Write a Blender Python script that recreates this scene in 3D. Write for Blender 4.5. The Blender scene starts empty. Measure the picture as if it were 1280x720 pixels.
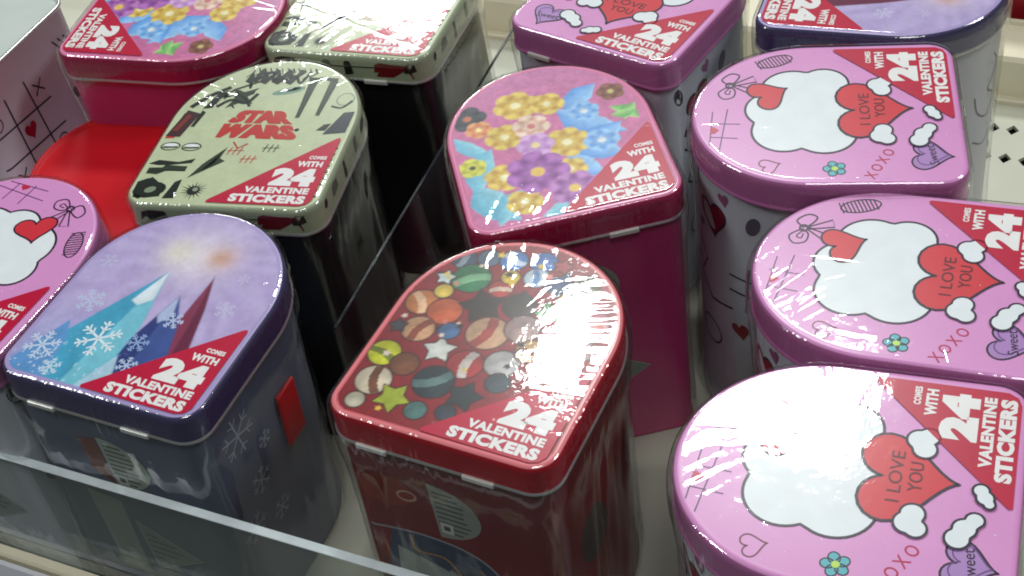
import bpy, bmesh, math, random
import numpy as np
from mathutils import Matrix, Vector

# ------------------------------------------------------------------ camera
S = 0.01                      # everything below is measured in centimetres
DECK = 16.7                   # lid plane height above the shelf deck
sc = bpy.context.scene
C = sc.collection
F_PX, PITCH, ROLL, CAM_H = 1750.3, 0.748103, -0.18636, 40.31
cp, sp = math.cos(PITCH), math.sin(PITCH)
fw = Vector((0, cp, -sp)); rt0 = Vector((1, 0, 0)); up0 = Vector((0, sp, cp))
rt = rt0*math.cos(ROLL) + up0*math.sin(ROLL)
up = -rt0*math.sin(ROLL) + up0*math.cos(ROLL)
cd = bpy.data.cameras.new('camera'); cam = bpy.data.objects.new('camera', cd); C.objects.link(cam)
cd.sensor_width = 36; cd.lens = F_PX/1280*36; cd.clip_start = 0.01; cd.clip_end = 50
M = Matrix.Identity(4)
for i, v in enumerate((rt, up, -fw)):
    for j in range(3): M[j][i] = v[j]
M.translation = Vector((0, 0, (CAM_H+DECK)*S)); cam.matrix_world = M
sc.camera = cam

# ------------------------------------------------------------------ light
w = bpy.data.worlds.new('World'); sc.world = w; w.use_nodes = True
bg = w.node_tree.nodes['Background']
bg.inputs[0].default_value = (0.90, 1.0, 0.97, 1); bg.inputs[1].default_value = 0.065
def panel_light(x, y, sx, sy, power, z=200, col=(0.97, 1.0, 0.99)):
    l = bpy.data.lights.new('ceiling_or_fill_panel', 'AREA'); l.shape = 'RECTANGLE'
    l.size = sx*S; l.size_y = sy*S; l.energy = power; l.color = col
    o = bpy.data.objects.new('ceiling_or_fill_panel', l); C.objects.link(o)
    o.location = (x*S, y*S, (z+DECK)*S); o.rotation_euler = (0, 0, math.radians(-30.8))   # the ceiling grid runs with the shelves; added fill panels share the turn
    return o
panel_light(44.3, 222.7, 60, 37, 36)
panel_light(-24.4, 427.8, 60, 58, 46)
panel_light(-190, 60, 60, 60, 27)  # added fill panel on the left, mirrored in no lid
panel_light(200, 40, 60, 60, 30)  # added fill panel that brightens the right-facing sides
panel_light(10, -60, 60, 60, 12)  # added weak fill panel behind the camera
sc.view_settings.view_transform = 'Standard'; sc.view_settings.look = 'None'
sc.view_settings.exposure = 0.16; sc.view_settings.gamma = 1.0
sc.view_settings.use_curve_mapping = False
sc.render.engine = 'CYCLES'
sc.cycles.use_denoising = True
sc.cycles.transparent_max_bounces = 24
sc.cycles.max_bounces = 10
sc.cycles.caustics_reflective = False; sc.cycles.caustics_refractive = False
sc.cycles.filter_width = 1.9

# ------------------------------------------------------------------ materials
def lin(r, g, b):
    f = lambda c: (c/255/12.92) if c <= 10 else ((c/255+0.055)/1.055)**2.4
    return (f(r), f(g), f(b))
def new_mat(name):
    m = bpy.data.materials.new(name); m.use_nodes = True
    return m, m.node_tree, m.node_tree.nodes['Principled BSDF']
def paint(name, col, rough=0.32, var=0.12, scale=60, metallic=0.0, bump=0.0, spec=0.5):
    m, nt, b = new_mat(name)
    tc = nt.nodes.new('ShaderNodeTexCoord'); n = nt.nodes.new('ShaderNodeTexNoise')
    n.inputs['Scale'].default_value = scale; n.inputs['Detail'].default_value = 5
    nt.links.new(tc.outputs['Object'], n.inputs['Vector'])
    mx = nt.nodes.new('ShaderNodeMix'); mx.data_type = 'RGBA'
    mx.inputs[6].default_value = (*[c*(1-var) for c in col], 1)
    mx.inputs[7].default_value = (*[min(1, c*(1+var)) for c in col], 1)
    nt.links.new(n.outputs['Fac'], mx.inputs[0]); nt.links.new(mx.outputs[2], b.inputs['Base Color'])
    mr = nt.nodes.new('ShaderNodeMapRange'); mr.inputs[3].default_value = rough*0.8; mr.inputs[4].default_value = rough*1.25
    nt.links.new(n.outputs['Fac'], mr.inputs[0]); nt.links.new(mr.outputs[0], b.inputs['Roughness'])
    b.inputs['Metallic'].default_value = metallic; b.inputs['Specular IOR Level'].default_value = spec
    if bump:
        bp = nt.nodes.new('ShaderNodeBump'); bp.inputs['Strength'].default_value = bump; bp.inputs['Distance'].default_value = 0.001
        nt.links.new(n.outputs['Fac'], bp.inputs['Height']); nt.links.new(bp.outputs[0], b.inputs['Normal'])
    return m
def print_mat():
    m, nt, b = new_mat('printed_ink')
    a = nt.nodes.new('ShaderNodeVertexColor'); a.layer_name = 'Col'
    tc = nt.nodes.new('ShaderNodeTexCoord'); n = nt.nodes.new('ShaderNodeTexNoise')
    n.inputs['Scale'].default_value = 90; n.inputs['Detail'].default_value = 6
    nt.links.new(tc.outputs['Object'], n.inputs['Vector'])
    mr = nt.nodes.new('ShaderNodeMapRange'); mr.inputs[3].default_value = 0.90; mr.inputs[4].default_value = 1.08
    nt.links.new(n.outputs['Fac'], mr.inputs[0])
    v = nt.nodes.new('ShaderNodeVectorMath'); v.operation = 'SCALE'
    nt.links.new(a.outputs['Color'], v.inputs[0]); nt.links.new(mr.outputs[0], v.inputs['Scale'])
    nt.links.new(v.outputs[0], b.inputs['Base Color'])
    b.inputs['Roughness'].default_value = 0.30; b.inputs['Specular IOR Level'].default_value = 0.35
    return m
def thin_clear(name, tint, f0, rough, bump=0.0, scale=300.0, dist=0.0004, haze=0.0):
    """thin clear plastic: looks through, with a mirror-like skin that grows at grazing angles"""
    m = bpy.data.materials.new(name); m.use_nodes = True; nt = m.node_tree
    nt.nodes.clear(); out = nt.nodes.new('ShaderNodeOutputMaterial')
    tr = nt.nodes.new('ShaderNodeBsdfTransparent'); tr.inputs[0].default_value = (*tint, 1)
    gl = nt.nodes.new('ShaderNodeBsdfGlossy'); gl.inputs['Roughness'].default_value = rough
    lw = nt.nodes.new('ShaderNodeLayerWeight'); lw.inputs[0].default_value = 0.5
    pw = nt.nodes.new('ShaderNodeMath'); pw.operation = 'POWER'; pw.inputs[1].default_value = 4.5
    ma = nt.nodes.new('ShaderNodeMath'); ma.operation = 'MULTIPLY_ADD'; ma.inputs[1].default_value = 0.75; ma.inputs[2].default_value = f0
    mx = nt.nodes.new('ShaderNodeMixShader')
    nt.links.new(lw.outputs['Facing'], pw.inputs[0]); nt.links.new(pw.outputs[0], ma.inputs[0]); nt.links.new(ma.outputs[0], mx.inputs[0])
    if haze:  # milky veil put into the sheet for its haze, patchy like scuffs
        df = nt.nodes.new('ShaderNodeBsdfTranslucent'); df.inputs[0].default_value = (.75, .8, .76, 1); d2 = nt.nodes.new('ShaderNodeBsdfDiffuse'); d2.inputs[0].default_value = (.75, .8, .76, 1)
        ad = nt.nodes.new('ShaderNodeMixShader'); nt.links.new(df.outputs[0], ad.inputs[1]); nt.links.new(d2.outputs[0], ad.inputs[2])
        m2 = nt.nodes.new('ShaderNodeMixShader'); tcd = nt.nodes.new('ShaderNodeTexCoord'); nd = nt.nodes.new('ShaderNodeTexNoise'); nd.inputs['Scale'].default_value = 25; nd.inputs['Detail'].default_value = 8
        md_ = nt.nodes.new('ShaderNodeMapRange'); md_.inputs[1].default_value = .3; md_.inputs[2].default_value = .75; md_.inputs[3].default_value = haze*.5; md_.inputs[4].default_value = haze*1.8
        nt.links.new(tcd.outputs['Object'], nd.inputs['Vector']); nt.links.new(nd.outputs['Fac'], md_.inputs[0]); nt.links.new(md_.outputs[0], m2.inputs[0])
        nt.links.new(tr.outputs[0], m2.inputs[1]); nt.links.new(ad.outputs[0], m2.inputs[2]); nt.links.new(m2.outputs[0], mx.inputs[1])
    else: nt.links.new(tr.outputs[0], mx.inputs[1])
    nt.links.new(gl.outputs[0], mx.inputs[2]); nt.links.new(mx.outputs[0], out.inputs[0])
    if bump:
        tc = nt.nodes.new('ShaderNodeTexCoord'); n = nt.nodes.new('ShaderNodeTexNoise'); n.inputs['Scale'].default_value = scale; n.inputs['Detail'].default_value = 3
        bp = nt.nodes.new('ShaderNodeBump'); bp.inputs['Strength'].default_value = bump; bp.inputs['Distance'].default_value = dist
        nt.links.new(tc.outputs['Object'], n.inputs['Vector']); nt.links.new(n.outputs['Fac'], bp.inputs['Height'])
        nt.links.new(bp.outputs[0], gl.inputs['Normal'])
    return m

INK = print_mat()
FILM = thin_clear('shrink_film', (0.985, 0.99, 0.985), 0.075, 0.045, 0.25, 130)
ACRYLIC = thin_clear('clear_acrylic', (0.93, 0.96, 0.94), 0.07, 0.03, haze=.07)
ACRYLIC_CLEAN = thin_clear('clean_acrylic', (0.96, 0.97, 0.97), 0.05, 0.03, haze=.006)
ACRYLIC_EDGE = paint('pale_glow_edge', (0.58, 0.64, 0.66), 0.25, 0.15, 150)  # opaque pale grey paints in the glow of the clear edge
CLEAR_EDGE = paint('dark_reflection_edge', (0.02, 0.025, 0.03), 0.16, 0.15, 150)  # near-black base paints in the dark that the clear edge reflects
SEAM = paint('bare_tin_seam', (0.62, 0.60, 0.60), 0.28, 0.1, 80, metallic=0.7)
BRIGHT = paint('tin_hinge_metal', (0.85, 0.84, 0.80), 0.30, 0.1, 80, metallic=0.3)
CREAM = paint('cream_powder_coat', (0.70, 0.65, 0.48), 0.42, 0.05, 40, bump=0.05)
DECKM = paint('pale_shelf_enamel', (0.55, 0.55, 0.45), 0.40, 0.07, 25, bump=0.05)
DARK = paint('hole_shade_black', (0.012, 0.012, 0.012), 0.8)
CHANNEL = paint('grey_white_plastic', (0.62, 0.62, 0.68), 0.45, 0.05, 40)
FLAGRED = paint('red_flag_paint', (0.50, 0.012, 0.02), 0.30)
REDPLAIN = paint('plain_red_plastic', (0.50, 0.003, 0.010), 0.5, 0.06, 30, spec=.25)
TINBASE = paint('unprinted_tin_base', (0.52, 0.57, 0.54), 0.35, 0.08, 40)

# ------------------------------------------------------------------ mesh helpers
def link(name, me, parent=None, mats=(), loc=None):
    o = bpy.data.objects.new(name, me); C.objects.link(o)
    if mats and me is not None and len(me.materials) == 0:
        for m in mats: me.materials.append(m)
    if parent: o.parent = parent
    if loc: o.location = loc
    return o
def mesh(name, V, F, mats, smooth=False, idx=None):
    me = bpy.data.meshes.new(name)
    me.from_pydata([(x*S, y*S, z*S) for x, y, z in V], [], F)
    for m in mats: me.materials.append(m)
    if smooth: me.polygons.foreach_set('use_smooth', [True]*len(F))
    if idx: me.polygons.foreach_set('material_index', idx)
    me.update(); return me
def tag(o, label, cat, group=None):
    o['label'] = label; o['category'] = cat
    if group: o['group'] = group
def box_v(x0, x1, y0, y1, z0, z1):
    V = [(x0,y0,z0),(x1,y0,z0),(x1,y1,z0),(x0,y1,z0),(x0,y0,z1),(x1,y0,z1),(x1,y1,z1),(x0,y1,z1)]
    F = [(3,2,1,0),(4,5,6,7),(0,1,5,4),(1,2,6,5),(2,3,7,6),(3,0,4,7)]
    return V, F
def bevel_mesh(me, width, seg=2):
    bm = bmesh.new(); bm.from_mesh(me)
    bmesh.ops.bevel(bm, geom=list(bm.edges), offset=width*S, segments=seg, affect='EDGES', profile=0.5)
    bm.to_mesh(me); bm.free(); return me

# the outline of every tin: straight hinge edge at y = 0, arch at y = L
W, L, R0, A0 = 10.0, 11.9, 1.15, 5.3
def outline(step=0.22):
    pts = []
    def seg(a, b):
        n = max(2, int(math.dist(a, b)/step))
        for i in range(n): t = i/n; pts.append((a[0]+(b[0]-a[0])*t, a[1]+(b[1]-a[1])*t))
    def arc(cx, cy, rx, ry, t0, t1):
        n = max(6, int(abs(t1-t0)*max(rx, ry)/step))
        for i in range(n): t = t0+(t1-t0)*i/n; pts.append((cx+rx*math.cos(t), cy+ry*math.sin(t)))
    h = W/2
    seg((0, 0), (h-R0, 0)); arc(h-R0, R0, R0, R0, -math.pi/2, 0)
    seg((h, R0), (h, L-A0)); arc(0, L-A0, h, A0, 0, math.pi)
    seg((-h, L-A0), (-h, R0)); arc(-h+R0, R0, R0, R0, math.pi, 1.5*math.pi)
    seg((-h+R0, 0), (0, 0))
    return np.array(pts)
OUT = outline()
d = np.roll(OUT, -1, 0)-np.roll(OUT, 1, 0); d /= np.linalg.norm(d, axis=1)[:, None]
NRM = np.c_[d[:, 1], -d[:, 0]]
ARC = np.r_[0, np.cumsum(np.linalg.norm(np.diff(np.vstack([OUT, OUT[:1]]), axis=0), axis=1))]
PER = ARC[-1]; ARCC = ARC[:-1]
CY = 6.0                       # the root of a tin sits under (0, CY)
def ring(off): return OUT+NRM*off
def at_u(u, off):
    u = np.mod(u, PER)
    P = np.vstack([ring(off), ring(off)[:1]])
    return np.array([np.interp(u, ARC, P[:, 0]), np.interp(u, ARC, P[:, 1])])
def loft(profile, cap_top=None, cap_bottom=None, mats=(), name='loft', idx=None):
    """profile: (offset, z) from bottom to top"""
    n = len(OUT); V = []; F = []; mi = []
    for off, z in profile:
        r = ring(off); V += [(p[0], p[1]-CY, z) for p in r]
    for k in range(len(profile)-1):
        for i in range(n):
            j = (i+1) % n
            F.append((k*n+i, k*n+j, (k+1)*n+j, (k+1)*n+i)); mi.append(idx[k] if idx else 0)
    if cap_top is not None: F.append(tuple((len(profile)-1)*n+i for i in range(n))); mi.append(cap_top)
    if cap_bottom is not None: F.append(tuple(i for i in reversed(range(n)))); mi.append(cap_bottom)
    me = mesh(name, V, F, mats, True, mi)
    return me

# flat printed shapes -----------------------------------------------------------
class Ink:
    """collects coloured flat shapes; layer n lies n*LAY above the surface"""
    LAY = 0.004
    def __init__(s, mapper=None): s.V = []; s.F = []; s.Co = []; s.n = 0; s.map = mapper or (lambda x, y, k: (x, y-CY, 0.004+k*Ink.LAY))
    def poly(s, pts, col, k=None):
        if k is None: s.n += 1; k = s.n
        b = len(s.V)
        for x, y in pts: s.V.append(s.map(x, y, k)); s.Co.append(col)
        s.F.append(tuple(range(b, b+len(pts))))
        return k
    def line(s, pts, wd, col, k=None, closed=False):
        if k is None: s.n += 1; k = s.n
        p = np.array(pts, float); 
        if closed: p = np.vstack([p, p[:1]])
        t = np.gradient(p, axis=0)
        if closed: t[0] = t[-1] = p[1]-p[-2]
        t /= np.maximum(np.linalg.norm(t, axis=1), 1e-9)[:, None]
        nn = np.c_[-t[:, 1], t[:, 0]]*wd/2
        a, c = p+nn, p-nn
        for i in range(len(p)-1):
            b = len(s.V)
            for q in (a[i], c[i], c[i+1], a[i+1]): s.V.append(s.map(q[0], q[1], k)); s.Co.append(col)
            s.F.append((b, b+1, b+2, b+3))
        return k
    def shape(s, pts, fill, edge=None, wd=0.1):
        s.poly(pts, fill)
        if edge: s.line(pts, wd, edge, closed=True)
    def tris(s, V, F, col, k=None):
        if k is None: s.n += 1; k = s.n
        b = len(s.V)
        for x, y in V: s.V.append(s.map(x, y, k)); s.Co.append(col)
        s.F += [tuple(b+i for i in f) for f in F]
    def build(s, name):
        me = mesh(name, s.V, s.F, [INK])
        a = me.color_attributes.new('Col', 'FLOAT_COLOR', 'POINT')
        a.data.foreach_set('color', np.c_[np.array(s.Co), np.ones(len(s.Co))].astype(np.float32).ravel())
        return me
_tc = {}
def glyphs(txt, bold=0.0, shear=0.0):
    key = (txt, bold, shear)
    if key in _tc: return _tc[key]
    cu = bpy.data.curves.new('lettering', 'FONT'); cu.body = txt; cu.offset = bold; cu.shear = shear; cu.resolution_u = 3
    cu.space_character = 1.0+bold*1.3
    o = bpy.data.objects.new('lettering', cu); C.objects.link(o)
    bpy.context.view_layer.update()
    me = bpy.data.meshes.new_from_object(o)
    V = np.array([v.co[:2] for v in me.vertices]); F = [tuple(p.vertices) for p in me.polygons]
    lo, hi = V.min(0), V.max(0); V = (V-lo)/(hi-lo)
    bpy.data.objects.remove(o); bpy.data.meshes.remove(me); bpy.data.curves.remove(cu)
    _tc[key] = (V, F); return V, F
def put_text(ink, txt, x0, x1, y0, y1, col, bold=0.03, shear=0.0, rot=0.0, fn=None, k=None):
    V, F = glyphs(txt, bold, shear)
    P = np.c_[(V[:, 0]-.5)*(x1-x0), (V[:, 1]-.5)*(y1-y0)]
    c, s_ = math.cos(rot), math.sin(rot)
    P = np.c_[P[:, 0]*c-P[:, 1]*s_+(x0+x1)/2, P[:, 0]*s_+P[:, 1]*c+(y0+y1)/2]
    if fn is not None: P = np.array([fn(a, b) for a, b in V])
    ink.tris(P, F, col, k)
def ell(cx, cy, rx, ry=None, rot=0, n=24):
    ry = ry or rx; t = np.linspace(0, 2*math.pi, n, endpoint=False); c, s_ = math.cos(rot), math.sin(rot)
    x, y = rx*np.cos(t), ry*np.sin(t); return np.c_[cx+x*c-y*s_, cy+x*s_+y*c]
def heart(cx, cy, w_, h_, rot=0, n=40):
    t = np.linspace(0, 2*math.pi, n, endpoint=False)
    x = 16*np.sin(t)**3/32; y = (13*np.cos(t)-5*np.cos(2*t)-2*np.cos(3*t)-np.cos(4*t)+2.6)/29
    x, y = x*w_, y*h_; c, s_ = math.cos(rot), math.sin(rot); return np.c_[cx+x*c-y*s_, cy+x*s_+y*c]
def cloud(lobes, n=90):
    """outline of a union of circles, star-shaped about their mean"""
    c = np.mean([(a, b) for a, b, r in lobes], axis=0); out = []
    for t in np.linspace(0, 2*math.pi, n, endpoint=False):
        dx, dy = math.cos(t), math.sin(t); best = 0.1
        for a, b, r in lobes:
            ox, oy = a-c[0], b-c[1]; p = ox*dx+oy*dy; q = p*p-(ox*ox+oy*oy-r*r)
            if q > 0: best = max(best, p+math.sqrt(q))
        out.append((c[0]+dx*best, c[1]+dy*best))
    return np.array(out)
def curve(pts, n=10):
    p = np.array(pts, float); q = np.vstack([2*p[0]-p[1], p, 2*p[-1]-p[-2]]); out = []
    for i in range(len(p)-1):
        a, b, c_, e = q[i:i+4]
        for t in np.linspace(0, 1, n, endpoint=False):
            out.append(0.5*((2*b)+(-a+c_)*t+(2*a-5*b+4*c_-e)*t*t+(-a+3*b-3*c_+e)*t**3))
    out.append(p[-1]); return np.array(out)

# ------------------------------------------------------------------ printed artwork, one per design
DK = lin(38, 22, 48); WHT = (0.80, 0.84, 0.88); RED = lin(192, 8, 58); TOM = lin(214, 48, 62)
def label_mesh():
    k = Ink(); k.n = 9
    k.poly([(-0.62, 0.30), (4.05, 0.28), (4.42, 0.42), (4.62, 0.75), (4.66, 5.30), (4.60, 5.44), (4.45, 5.38), (-0.66, 0.44)], RED)
    return k.build('corner_label')
def letter_mesh():
    k = Ink(); k.n = 11; wht = (0.86, 0.84, 0.84); a = 11
    put_text(k, 'STICKERS', 0.42, 4.28, 0.42, 1.00, wht, 0.062, 0.0, k=a)
    put_text(k, 'VALENTINE', 0.98, 4.28, 1.12, 1.56, wht, 0.052, 0.0, k=a)
    put_text(k, '24', 2.05, 4.28, 1.68, 3.0, wht, 0.085, 0.0, k=a)
    put_text(k, 'WITH', 3.05, 4.34, 3.14, 3.56, wht, 0.052, 0.0, k=a)
    put_text(k, 'COMES', 3.50, 4.40, 3.72, 3.98, wht, 0.045, 0.0, k=a)
    return k.build('lettering')
LABEL = label_mesh(); LETTERS = letter_mesh()

def pink_art():
    k = Ink()
    # plain white cloud and clean red hearts
    k.shape(cloud([(-1.35, 7.75, 1.45), (0.2, 8.25, 1.25), (1.6, 7.35, 1.45), (2.0, 5.95, 1.15), (0.3, 5.6, 1.6), (-1.5, 6.0, 1.45)]), WHT, DK, 0.11)
    k.shape(heart(1.35, 8.35, 2.1, 1.75, 0.5), TOM, DK, 0.09)
    k.shape(heart(0.05, 3.72, 3.9, 3.35, 0.03), TOM, DK, 0.11)
    put_text(k, 'I LOVE', -1.05, 1.22, 3.95, 4.42, lin(92, 16, 30), 0.005)
    put_text(k, 'YOU', -0.5, 0.82, 3.28, 3.75, lin(92, 16, 30), 0.005)
    k.shape(cloud([(1.45, 3.35, .42), (1.85, 3.55, .45), (2.05, 3.25, .38)], 40), WHT, DK, 0.09)
    k.shape(cloud([(-1.45, 3.45, .42), (-1.85, 3.6, .45), (-2.05, 3.3, .38)], 40), WHT, DK, 0.09)
    k.shape(cloud([(-1.75, 1.75, .40), (-2.2, 1.95, .42), (-1.35, 1.45, .32)], 40), WHT, DK, 0.09)
    k.shape(cloud([(-0.35, 1.2, .30), (-0.05, 1.35, .28), (-.6, 1.05, .2)], 40), WHT, DK, 0.09)
    k.n = 0
    # noughts and crosses
    g = lin(96, 52, 104); a = k.n+1; k.n = a
    for p, q in (((-.75, 11.15), (-.82, 9.72)), ((-1.72, 11.05), (-1.84, 9.8)), ((.3, 10.3), (-2.8, 10.62)), ((.1, 10.98), (-2.3, 11.05))): k.line([p, q], 0.055, g, a)
    k.poly(heart(-1.25, 10.84, .48, .42), lin(200, 30, 70))
    # bow doodle
    k.n = 0
    a = k.n+1; k.n = a
    k.line(curve([(2.0, 10.3), (1.5, 10.75), (1.05, 10.5), (1.2, 10.05), (1.7, 10.0), (2.0, 10.3)]), .075, DK, a); k.line(curve([(1.8, 10.3), (1.5, 10.45), (1.4, 10.25), (1.7, 10.2)]), .06, DK, a)
    k.line(curve([(2.1, 10.3), (2.5, 10.6), (2.95, 10.2), (2.8, 9.8), (2.3, 10.0), (2.1, 10.3)]), .075, DK, a+1); k.line(ell(2.05, 10.25, .2, .16), .075, DK, a+2, True)
    for e0, e1 in (((1.35, 9.25), (1.75, 9.1)), ((2.3, 9.0), (2.75, 9.15))): k.line([(2.0, 10.1), e0, e1, (2.12, 10.1)], .07, DK, a+1)
    # hatched scribble
    k.n = 0
    a = k.n+1; k.n = a
    k.line(ell(3.85, 8.15, .85, .40, -1.2, 30), .07, DK, a, True)
    for i in range(10):
        t = -.72+i*.16; k.line([(3.50+t*.34, 8.08-t*.95), (4.14+t*.34, 8.40-t*.95)], .06, DK, a+1)
    # outlined heart, flower, XOXO, sweet heart
    k.n = 0
    k.line(heart(-3.75, 8.35, .95, .9, .35), .06, lin(110, 32, 70), closed=True)
    k.n = 0; a = k.n+1; k.n = a+2
    for i in range(5):
        t = i*2*math.pi/5+.3; e = ell(-4.0+.27*math.cos(t), 5.62+.27*math.sin(t), .24, .2, t, 16)
        k.poly(e, lin(86, 178, 190), a); k.line(e, .05, DK, a+1, True)
    k.poly(ell(-4.0, 5.62, .14), lin(190, 225, 90), a+2)
    for i, ch in enumerate('XOXO'):
        put_text(k, ch, -4.66+i*.50, -4.24+i*.50, 3.86-i*.27, 4.36-i*.27, lin(186, 24, 76), 0.008, 0, -.48, k=a)
    k.n = 0; k.shape(heart(-3.2, 1.42, 1.95, 1.75, -.12), lin(176, 132, 196), DK, .08)
    k.line(heart(-3.12, 1.40, 1.5, 1.35, -.12), .05, lin(110, 70, 130), closed=True)
    put_text(k, 'Sweet', -3.8, -2.5, 1.28, 1.68, DK, 0.0, 0, .12)
    random.seed(3); a = k.n+1
    for i in range(26):
        k.poly(ell(random.uniform(-4.4, 4.3), random.uniform(.5, 9.5), random.uniform(.02, .045), n=6), (0.8, 0.6, 0.75), 0)
    return k.build('lid_print')

# painted designs are sampled on a fine grid of coloured vertices
GS = 0.06
gx = np.arange(-W/2, W/2+1e-6, GS); gy = np.arange(0, L+1e-6, GS)
GX, GY = np.meshgrid(gx, gy)
def inside(off):
    ax = W/2+off; m = (GY > -off) & (np.abs(GX) < ax)
    top = GY > L-A0; m &= ~(top & ((GX/ax)**2+((GY-(L-A0))/(A0+off))**2 > 1))
    cr = (np.abs(GX) > W/2-R0) & (GY < R0)
    m &= ~(cr & ((np.abs(GX)-(W/2-R0))**2+(GY-R0)**2 > (R0+off)**2)); return m
def vnoise(x, y, seed, f):
    rs = np.random.RandomState(seed); g = rs.rand(64, 64); x = x*f+100; y = y*f+100
    xi, yi = np.floor(x).astype(int), np.floor(y).astype(int); fx, fy = x-xi, y-yi
    fx = fx*fx*(3-2*fx); fy = fy*fy*(3-2*fy)
    G = lambda i, j: g[j % 64, i % 64]
    return (G(xi, yi)*(1-fx)+G(xi+1, yi)*fx)*(1-fy)+(G(xi, yi+1)*(1-fx)+G(xi+1, yi+1)*fx)*fy
class Canvas:
    def __init__(s, col): s.A = np.ones(GX.shape+(3,))*np.array(col)
    def mix(s, a, col): s.A = s.A*(1-a[..., None])+np.array(col)*a[..., None] if np.ndim(col) == 1 else s.A*(1-a[..., None])+col*a[..., None]
    def blob(s, cx, cy, rx, ry, col, rot=0, soft=.12, wob=.12, seed=0, col2=None):
        c, n = math.cos(rot), math.sin(rot); X = (GX-cx)*c+(GY-cy)*n; Y = -(GX-cx)*n+(GY-cy)*c
        q = np.sqrt((X/rx)**2+(Y/ry)**2)+wob*(vnoise(GX, GY, seed+7, 1.3)-.5)*2
        a = np.clip((1-q)/soft+.5, 0, 1); col = np.array(col)
        if col2 is not None:
            t = np.clip((Y/ry+X/rx*.5)*.5+.5, 0, 1)[..., None]; col = col*(1-t)+np.array(col2)*t
        s.mix(a, col)
    def ribbon(s, pts, wd, c0, c1, soft=.08, edge=None, fold=0.0):
        p = curve(pts, 8); best = np.full(GX.shape, 9e9); T = np.zeros(GX.shape); SD = np.zeros(GX.shape)
        n = len(p)-1
        for i in range(n):
            a, b = p[i], p[i+1]; ab = b-a; t = np.clip(((GX-a[0])*ab[0]+(GY-a[1])*ab[1])/(ab@ab), 0, 1)
            dx, dy = GX-a[0]-t*ab[0], GY-a[1]-t*ab[1]; dd = np.hypot(dx, dy); m = dd < best
            best[m] = dd[m]; T[m] = (i+t[m])/n; SD[m] = np.sign(ab[0]*dy-ab[1]*dx)[m]*dd[m]
        ww = np.interp(T, np.linspace(0, 1, len(wd)), wd)/2
        a = np.clip((ww-best)/soft+.5, 0, 1); u = np.clip(SD/np.maximum(ww, .01), -1, 1)
        col = np.array(c0)*(1-(u*.5+.5)[..., None])+np.array(c1)*(u*.5+.5)[..., None]
        if fold: col = col*(1+fold*np.sin(u*9+T*5)[..., None])
        s.mix(a, np.clip(col, 0, 1))
    def rosette(s, cx, cy, r, c0, c1, petals=6, seed=0, heart_=None):
        X, Y = GX-cx, GY-cy; rr = np.hypot(X, Y); an = np.arctan2(Y, X)+seed
        R_ = r*(.80+.20*np.abs(np.cos(an*petals/2))**.6); a = np.clip((R_-rr)/.08+.5, 0, 1)
        t = .5+.5*np.sin(rr/r*9+np.cos(an*petals)*1.1); t = t*.6+.4*np.abs(np.cos(an*petals/2))
        s.mix(a, np.array(c0)*(1-t[..., None])+np.array(c1)*t[..., None])
        if heart_ is not None: s.mix(np.clip((r*.22-rr)/.08+.5, 0, 1), heart_)
    def leaf(s, x0, y0, x1, y1, wd, c0, c1): s.ribbon([(x0, y0), ((x0+x1)/2+(y1-y0)*.08, (y0+y1)/2-(x1-x0)*.08), (x1, y1)], [.06, wd, .9*wd, .06], c0, c1)
    def star(s, cx, cy, r, col, rot=0, pts=5, edge=None):
        X, Y = GX-cx, GY-cy; rr = np.hypot(X, Y); an = np.mod(np.arctan2(Y, X)+rot, 2*np.pi/pts)-np.pi/pts
        R_ = r*.52/(np.cos(np.abs(an)-np.pi/pts)*.52+np.sin(np.pi/pts-np.abs(an))*.9+1e-3)*1.0
        if edge is not None: s.mix(np.clip((R_+.09-rr)/.06+.5, 0, 1), edge)
        s.mix(np.clip((R_-rr)/.06+.5, 0, 1), col)
    def ball(s, cx, cy, r, col, stripe=None, rot=0, edge=None):
        X, Y = GX-cx, GY-cy; rr = np.hypot(X, Y); c, n = math.cos(rot), math.sin(rot); q = X*c+Y*n; p = -X*n+Y*c
        if edge is not None: s.mix(np.clip((r+.07-rr)/.06+.5, 0, 1), edge)
        a = np.clip((r-rr)/.06+.5, 0, 1); sh = (1-.35*np.clip(((X-.4*r)**2+(Y+.4*r)**2)/(r*r), 0, 1))[..., None]
        s.mix(a, np.array(col)*sh)
        if stripe is not None: s.mix(a*(np.abs(q+.25*p*p/r) < .26*r), np.array(stripe)*sh)
    def mesh(s, name, seed=1, grain=.10):
        A = s.A*(1+grain*(vnoise(GX, GY, seed, 6)-.5)[..., None]*2*.6+grain*(vnoise(GX, GY, seed+1, 2)-.5)[..., None])
        m = inside(-0.26); ok = m[:-1, :-1] & m[1:, :-1] & m[1:, 1:] & m[:-1, 1:]
        idx = np.arange(GX.size).reshape(GX.shape); q = np.stack([idx[:-1, :-1], idx[:-1, 1:], idx[1:, 1:], idx[1:, :-1]], -1)[ok]
        us, inv = np.unique(q, return_inverse=True); q = inv.reshape(q.shape)
        V = np.c_[GX.ravel()[us], GY.ravel()[us]-CY, np.full(len(us), .004)]*S
        me = bpy.data.meshes.new(name); me.from_pydata(V.tolist(), [], q.tolist()); me.materials.append(INK)
        a = me.color_attributes.new('Col', 'FLOAT_COLOR', 'POINT')
        a.data.foreach_set('color', np.c_[np.clip(A.reshape(-1, 3)[us], 0, 1), np.ones(len(us))].astype(np.float32).ravel())
        me.update(); return me

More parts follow.
